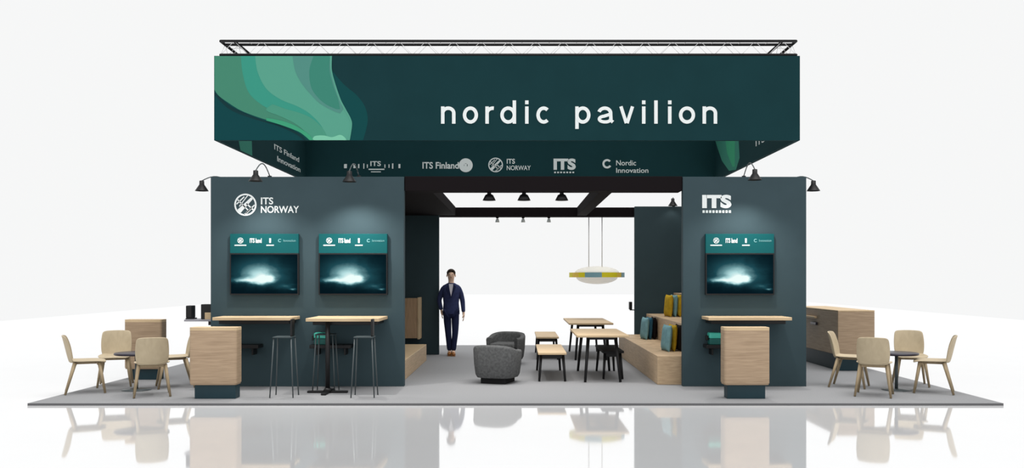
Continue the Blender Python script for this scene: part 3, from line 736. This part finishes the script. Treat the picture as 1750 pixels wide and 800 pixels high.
# ------------------------------------------------------------------ lamps
def arm_lamp(loc, head, label, power=0, target=None, cat='lamp', peak=0.14):
    """foot on the wall top, bent arm, black cone head hanging from it"""
    t = thing('arm_lamp', label, 'lamp', loc, 0, 'black arm lamps on the wall tops')
    h = Vector(head)-Vector(loc)
    b = MB(); b.cyl((0,0,0), (0,0,0.02), 0.03, n=14); b.build('foot', M['black'], t)
    P = []
    for k in range(9):
        u = k/8.0; P.append((h.x*u, h.y*u, 0.02+(h.z+0.085-0.02)*u+peak*math.sin(PI*u)))
    b = MB(); b.tube(P, 0.008); b.build('arm', M['chrome'], t)
    b = MB()
    for (r, zz) in ((0,0),): pass
    b.lathe([(0.020,0.09),(0.034,0.085),(0.036,0.03),(0.095,-0.06),(0.098,-0.065),(0.09,-0.062),(0.03,0.025),(0.0,0.03)], (h.x, h.y, h.z), n=24)
    hd = b.build('lamp_head', M['black'], t)
    b = MB(); b.ball((h.x, h.y, h.z-0.0), (0.022,0.022,0.026), 12, 8); b.build('bulb', M['bulb'], hd)
    if power:
        l = bpy.data.lights.new('spot', 'SPOT'); l.energy = power; l.spot_size = math.radians(125); l.spot_blend = 0.9; l.shadow_soft_size = 0.04; l.color = (1, 0.97, 0.92)
        lo_ = bpy.data.objects.new('spot_light', l); C.objects.link(lo_); lo_.parent = t; lo_.location = (h.x, h.y, h.z-0.07)
        d = Vector(target)-Vector(head); lo_.rotation_euler = d.to_track_quat('-Z', 'Y').to_euler()
    return t
M['bulb'] = mat('lamp_bulb', (0.9, 0.9, 0.85), 0.4, 0.3, emis=(1, 0.95, 0.85), estr=2.0)
yh = 12.38; sh = F/yh
arm_lamp((PX(459,S0), YF+0.06, H), (PX(437,sh), yh, PZ(302,sh)), 'black arm lamp over the round emblem, second from the left', 95, (PX(437,sh), 12.55, 0.0))
arm_lamp((PX(612,S0), YF+0.06, H), (PX(597,sh), yh, PZ(303,sh)), 'black arm lamp on the left wall seen against the canopy', 125, (PX(615,sh), 12.6, 0.0))
arm_lamp((PX(1273,S0), YF+0.06, H), (PX(1290,sh), yh, PZ(300,sh)), 'black arm lamp over the right wall screen', 95, (PX(1265,sh), 12.55, 0.0))
arm_lamp((XL+0.06, 13.4, H), (PX(345,115), 13.04, PZ(319,115)), 'black arm lamp hanging outside the left corner', 20, (XL, 13.1, 1.5), peak=0.05)
arm_lamp((XR-0.06, 13.4, H), (PX(1390,115), 13.04, PZ(319,115)), 'black arm lamp hanging outside the right corner', 20, (XR, 13.1, 1.5), peak=0.05)
arm_lamp((PX(1152,S1), YB+0.06, H), (PX(1151,83), YB-0.14, PZ(346,83)), 'small arm lamp on the back right wall top', 2, (PX(1151,83), YB, 1.6), peak=0.08)
def beam_spot(loc, label, white=False, power=0):
    t = thing('beam_spotlight', label, 'lamp', loc, 0, 'pale spotlights under the back beam' if white else 'black spotlights under the front beam')
    b = MB(); b.cyl((0,0,-0.03), (0,0,0), 0.03, n=14); b.build('mount', M['black'], t)
    if white:
        b = MB(); b.tube([(0,0,-0.03),(0.0,-0.02,-0.045)], 0.008); b.build('stem', M['chrome'], t)
        b = MB(); b.lathe([(0.018,0),(0.03,-0.01),(0.045,-0.07),(0.04,-0.068),(0.0,-0.02)], (0,0,-0.04), n=18); o = b.build('lamp_head', M['offwhite'], t)
    else:
        b = MB(); b.lathe([(0.025,0.0),(0.06,-0.02),(0.10,-0.10),(0.093,-0.098),(0.0,-0.04)], (0,0,-0.02), n=20); o = b.build('lamp_head', M['black'], t)
        b = MB(); b.ball((0,0,-0.085), (0.03,0.03,0.02), 12, 8); b.build('bulb', M['bulb'], o)
    if power:
        l = bpy.data.lights.new('spot', 'SPOT'); l.energy = power; l.spot_size = math.radians(110); l.spot_blend = 1.0; l.shadow_soft_size = 0.05; l.color = (1, 0.97, 0.93)
        lo_ = bpy.data.objects.new('spot_light', l); C.objects.link(lo_); lo_.parent = t; lo_.location = (0,0,-0.13)
for px, nm in ((836,'leftmost'), (895.5,'middle'), (960,'rightmost')):
    beam_spot((PX(px,113.6), PY(113.6), 2.885), 'black cone spotlight under the front beam, '+nm+' of three', False, 55)
for px, nm in ((850,'leftmost'), (894,'middle'), (938,'rightmost')):
    beam_spot((PX(px,81.0), PY(81.0), 2.885), 'small pale spotlight under the back beam, '+nm+' of three', True, 0)

# ------------------------------------------------------------------ pendant lamp over the back table
SP = 80.7
pl = thing('pendant_lamp', 'large translucent saucer pendant with a yellow and blue rim over the back table', 'lamp', (PX(1020,SP), PY(SP), PZ(470,SP)))
M['glassy'] = mat('translucent_cream', (0.93, 0.90, 0.80), 0.5, 0.2, alpha=0.42)
prof_u = [(0.47*math.cos(a), 0.045+0.14*math.sin(a)) for a in [PI/2*k/8 for k in range(9)]]
b = MB(); b.lathe(prof_u, n=40); b.build('upper_shade', M['glassy'], pl)
b = MB(); b.lathe([(0.44*math.cos(a), -0.045-0.15*math.sin(a)) for a in [PI/2*k/8 for k in range(9)]], n=40); b.build('lower_shade', M['glassy'], pl)
M['rim_y'] = mat('rim_yellow', (0.80, 0.72, 0.03), 0.5, 0.2); M['rim_b'] = mat('rim_blue', (0.22, 0.42, 0.50), 0.5, 0.2); M['rim_o'] = mat('rim_orange', (0.86, 0.62, 0.10), 0.5, 0.2)
b = MB(); n = 72
for k in range(n):
    a0, a1 = 2*PI*k/n, 2*PI*(k+1)/n; am = math.cos((a0+a1)/2)
    mi = 0 if am < -0.9 else 2 if am < -0.72 else 0 if am < -0.5 else 1 if am < 0.12 else 0 if am < 0.62 else 2 if am < 0.8 else 1
    mi = {0: 0, 1: 1, 2: 2}[mi]
    R0, R1 = 0.585, 0.50; pts = [(R0*math.cos(a0), R0*math.sin(a0)), (R0*math.cos(a1), R0*math.sin(a1)), (R1*math.cos(a1), R1*math.sin(a1)), (R1*math.cos(a0), R1*math.sin(a0))]
    b.slab(pts, Matrix.Translation((0,0,-0.05)), 0.10, mi)
b.build('rim', [M['rim_y'], M['rim_b'], M['rim_o']], pl)
b = MB(); b.lathe([(0.0,-0.045),(0.52,-0.045),(0.52,-0.04),(0.0,-0.04)], n=40); b.build('diffuser', M['glassy'], pl)
M['wire'] = mat('pale_cable', (0.70, 0.70, 0.69), 0.5, 0.2)
for dx in (-0.17, 0.11):
    b = MB(); b.cyl((dx,0,0.16), (dx,0,2.885-PZ(470,SP)), 0.009, n=8); b.build('cable', M['wire'], pl)

# ------------------------------------------------------------------ the man in the suit
def skin(name, V, E, R, mt, parent, sub=2, root=0):
    me = bpy.data.meshes.new(name); me.from_pydata([Vector(v) for v in V], E, [])
    o = bpy.data.objects.new(name, me); C.objects.link(o)
    sk = o.modifiers.new('skin', 'SKIN'); sk.use_smooth_shade = True
    me.skin_vertices if me.skin_vertices else None
    if not me.skin_vertices: me.attributes.new('x', 'FLOAT', 'POINT')
    for i, r in enumerate(R):
        sv = me.skin_vertices[0].data[i]; sv.radius = (r, r) if not isinstance(r, tuple) else r; sv.use_root = (i == root)
    s = o.modifiers.new('sub', 'SUBSURF'); s.levels = sub; s.render_levels = sub
    dg = bpy.context.evaluated_depsgraph_get(); m2 = bpy.data.meshes.new_from_object(o.evaluated_get(dg)); m2.name = name
    bpy.data.objects.remove(o); bpy.data.meshes.remove(me)
    m2.materials.clear(); m2.materials.append(mt)
    for p in m2.polygons: p.use_smooth = True
    o = bpy.data.objects.new(name, m2); C.objects.link(o); o.parent = parent
    return o
M['skin'] = mat('skin_tone', (0.80, 0.56, 0.42), 0.6, 0.2); M['hair'] = mat('dark_brown_hair', (0.035, 0.025, 0.018), 0.7, 0.2, noise=0.3, nscale=60)
M['navy'] = mat('navy_suit', (0.035, 0.045, 0.115), 0.85, 0.1, noise=0.15, nscale=20); M['navyd'] = mat('dark_navy_trousers', (0.018, 0.024, 0.065), 0.85, 0.1)
M['shirt'] = mat('white_shirt', (0.72, 0.70, 0.76), 0.8, 0.1); M['shoe'] = mat('tan_leather', (0.30, 0.12, 0.03), 0.4, 0.3); M['eye'] = mat('dark_eye', (0.02, 0.015, 0.012), 0.3, 0.4); M['lip'] = mat('lip', (0.45, 0.18, 0.14), 0.6, 0.2)
SM = 83.0
man = thing('person', 'person in a navy suit and tan shoes standing at the passage entrance', 'person', (PX(771,SM), PY(SM), 0), 0.06)
# the figure faces -Y (the camera); x grows to the viewer's right
J = {'pel': (0,0,0.93), 'wst': (0,0,1.08), 'chs': (0,-0.005,1.28), 'shc': (0,0.0,1.405), 'nk': (0,-0.005,1.50), 'hb': (0,-0.015,1.58), 'hm': (0,-0.02,1.66), 'ht': (0,-0.012,1.735),
     'sl': (-0.165,0,1.385), 'el': (-0.25,0.05,1.14), 'wl': (-0.20,0.02,0.93), 'pl': (-0.19,0.03,0.87),
     'sr': (0.165,0,1.385), 'er': (0.235,0.02,1.13), 'wr': (0.255,-0.03,0.88), 'pr': (0.258,-0.04,0.82),
     'hl': (-0.085,0,0.88), 'kl': (-0.06,-0.03,0.49), 'al': (-0.03,0.03,0.09), 'fl': (-0.035,-0.09,0.035),
     'hr': (0.085,0,0.88), 'kr': (0.085,-0.05,0.49), 'ar': (0.045,-0.02,0.09), 'fr': (0.05,-0.15,0.035)}
RR = {'pel':0.12,'wst':0.11,'chs':0.125,'shc':0.07,'nk':0.052,'hb':(0.066,0.075),'hm':(0.082,0.095),'ht':(0.06,0.07),'sl':0.045,'el':0.038,'wl':0.026,'pl':0.030,'sr':0.045,'er':0.038,'wr':0.026,'pr':0.030,
      'hl':0.085,'kl':0.053,'al':0.036,'fl':0.035,'hr':0.085,'kr':0.053,'ar':0.036,'fr':0.035}
names = list(J); idx = {n_: i for i, n_ in enumerate(names)}
E = [(idx[a], idx[c]) for a, c in (('pel','wst'),('wst','chs'),('chs','shc'),('shc','nk'),('nk','hb'),('hb','hm'),('hm','ht'),('shc','sl'),('sl','el'),('el','wl'),('wl','pl'),('shc','sr'),('sr','er'),('er','wr'),('wr','pr'),
     ('pel','hl'),('hl','kl'),('kl','al'),('al','fl'),('pel','hr'),('hr','kr'),('kr','ar'),('ar','fr'))]
V = [J[n_] for n_ in names]; R = [RR[n_] for n_ in names]
for sd_, w_ in (('l', -1), ('r', 1)):       # fingers and thumbs grown out of the palms
    p = Vector(J['p'+sd_]); pi_ = idx['p'+sd_]
    for f_, (dy, ln) in enumerate(((-0.028, 0.072), (-0.010, 0.082), (0.009, 0.076), (0.026, 0.060))):
        base = p+Vector((0, dy, -0.035)); m1 = base+Vector((-w_*0.004, -0.004, -ln*0.5)); m2 = m1+Vector((-w_*0.016, -0.008, -ln*0.45))
        k = len(V); V += [base, m1, m2]; R += [0.0095, 0.0088, 0.007]; E += [(pi_, k), (k, k+1), (k+1, k+2)]
    base = p+Vector((-w_*0.008, -0.036, 0.01)); m1 = base+Vector((-w_*0.012, -0.02, -0.028)); k = len(V); V += [base, m1, m1+Vector((-w_*0.006, -0.004, -0.028))]; R += [0.012, 0.010, 0.008]; E += [(pi_, k), (k, k+1), (k+1, k+2)]
body = skin('body', V, E, R, M['skin'], man)
b = MB(); b.ball((0,-0.118,1.642), (0.012,0.018,0.022), 10, 8); b.build('nose', M['skin'], man)
for sx in (-1, 1):
    b = MB(); b.ball((sx*0.086,-0.012,1.645), (0.012,0.02,0.03), 10, 8); b.build('ear', M['skin'], man)
for sx in (-1, 1):
    b = MB(); b.ball((sx*0.032,-0.108,1.668), (0.012,0.008,0.006), 10, 6); b.build('eye', M['eye'], man)
b = MB(); b.ball((0,-0.106,1.605), (0.024,0.008,0.006), 10, 6); b.build('mouth', M['lip'], man)
b = MB(); t_ = bmesh.new(); bmesh.ops.create_uvsphere(t_, u_segments=24, v_segments=16, radius=1)
bmesh.ops.delete(t_, geom=[v for v in t_.verts if v.co.z < -0.05 and v.co.y < 0.15 or v.co.z < -0.6 or (v.co.y < -0.72 and v.co.z < 0.45)], context='VERTS')
for f in t_.faces: f.smooth = True
b.add(t_, 0, Matrix.Translation((0,-0.008,1.695)) @ Matrix.Diagonal((0.092,0.108,0.092,1))); ho = b.build('hair', M['hair'], man); so_ = ho.modifiers.new('s','SOLIDIFY'); so_.thickness = 0.012
def garment(name, js, es, grow, mt, extra=None):
    ii = {n_: i for i, n_ in enumerate(js)}
    vs = [Vector(J[n_]) for n_ in js]
    if extra:
        for k_, v_ in extra.items(): vs[ii[k_]] = Vector(v_)
    return skin(name, vs, [(ii[a], ii[c]) for a, c in es], [grow[n_] for n_ in js], mt, man)
garment('trousers', ['pel','hl','kl','al','hr','kr','ar'], [('pel','hl'),('hl','kl'),('kl','al'),('pel','hr'),('hr','kr'),('kr','ar')],
        {'pel':0.125,'hl':0.098,'kl':0.070,'al':0.056,'hr':0.098,'kr':0.070,'ar':0.056}, M['navyd'])
b = MB(); n_ = 28; rows = []
for zz, rx, ry, cy in ((0.85,0.17,0.125,0.0),(0.86,0.176,0.13,0.0),(0.93,0.172,0.125,0.0),(1.08,0.158,0.112,0.0),(1.20,0.172,0.122,-0.004),(1.31,0.190,0.126,-0.004),(1.40,0.196,0.115,0.0),(1.445,0.165,0.095,0.0),(1.475,0.105,0.078,0.0),(1.495,0.072,0.070,0.0)):
    rows.append([b.bm.verts.new((rx*math.cos(2*PI*k/n_), cy+ry*math.sin(2*PI*k/n_), zz)) for k in range(n_)])
for r1, r2 in zip(rows, rows[1:]):
    for k in range(n_): b.bm.faces.new((r1[k], r1[(k+1)%n_], r2[(k+1)%n_], r2[k])).smooth = True
b.bm.faces.new(list(reversed(rows[0])))
jk = b.build('jacket', M['navy'], man)
for sd_ in ('l', 'r'):
    P = [Vector(J['s'+sd_])+Vector((0,0,0.01)), Vector(J['e'+sd_]), Vector(J['w'+sd_])]
    skin('sleeve', [P[0]*0.96+Vector((0,0,0.05)), P[0], P[1], P[2]], [(0,1),(1,2),(2,3)], [0.055,0.068,0.054,0.040], M['navy'], jk, 2)
b = MB(); b.slab([(-0.045,1.475),(0.045,1.475),(0.03,1.36),(0.0,1.22),(-0.03,1.36)], on_front(0,-0.125,0), 0.012); b.cyl((0,0,1.47), (0,-0.005,1.515), 0.066, 0.058, n=20); b.build('shirt', M['shirt'], man)
for sx in (-1, 1):
    b = MB(); pp = [(sx*x, z_) for x, z_ in ((0.05,1.48),(0.10,1.42),(0.07,1.34),(0.005,1.18),(0.012,1.26),(0.04,1.38))]; b.slab(pp, on_front(0,-0.134,0), 0.008); b.build('lapel', M['navyd'], jk)
for f_, a_ in (('fl','al'), ('fr','ar')):
    b = MB(); p = Vector(J[f_]); a = Vector(J[a_]); b.ball((p.x, p.y+0.02, 0.042), (0.044, 0.105, 0.042), 16, 10); b.ball((a.x, a.y+0.0, 0.055), (0.045, 0.06, 0.055), 14, 10); b.box(p.x-0.04, p.x+0.04, p.y-0.07, a.y+0.05, 0.0, 0.02, 0.008); b.build('shoe', M['shoe'], man)
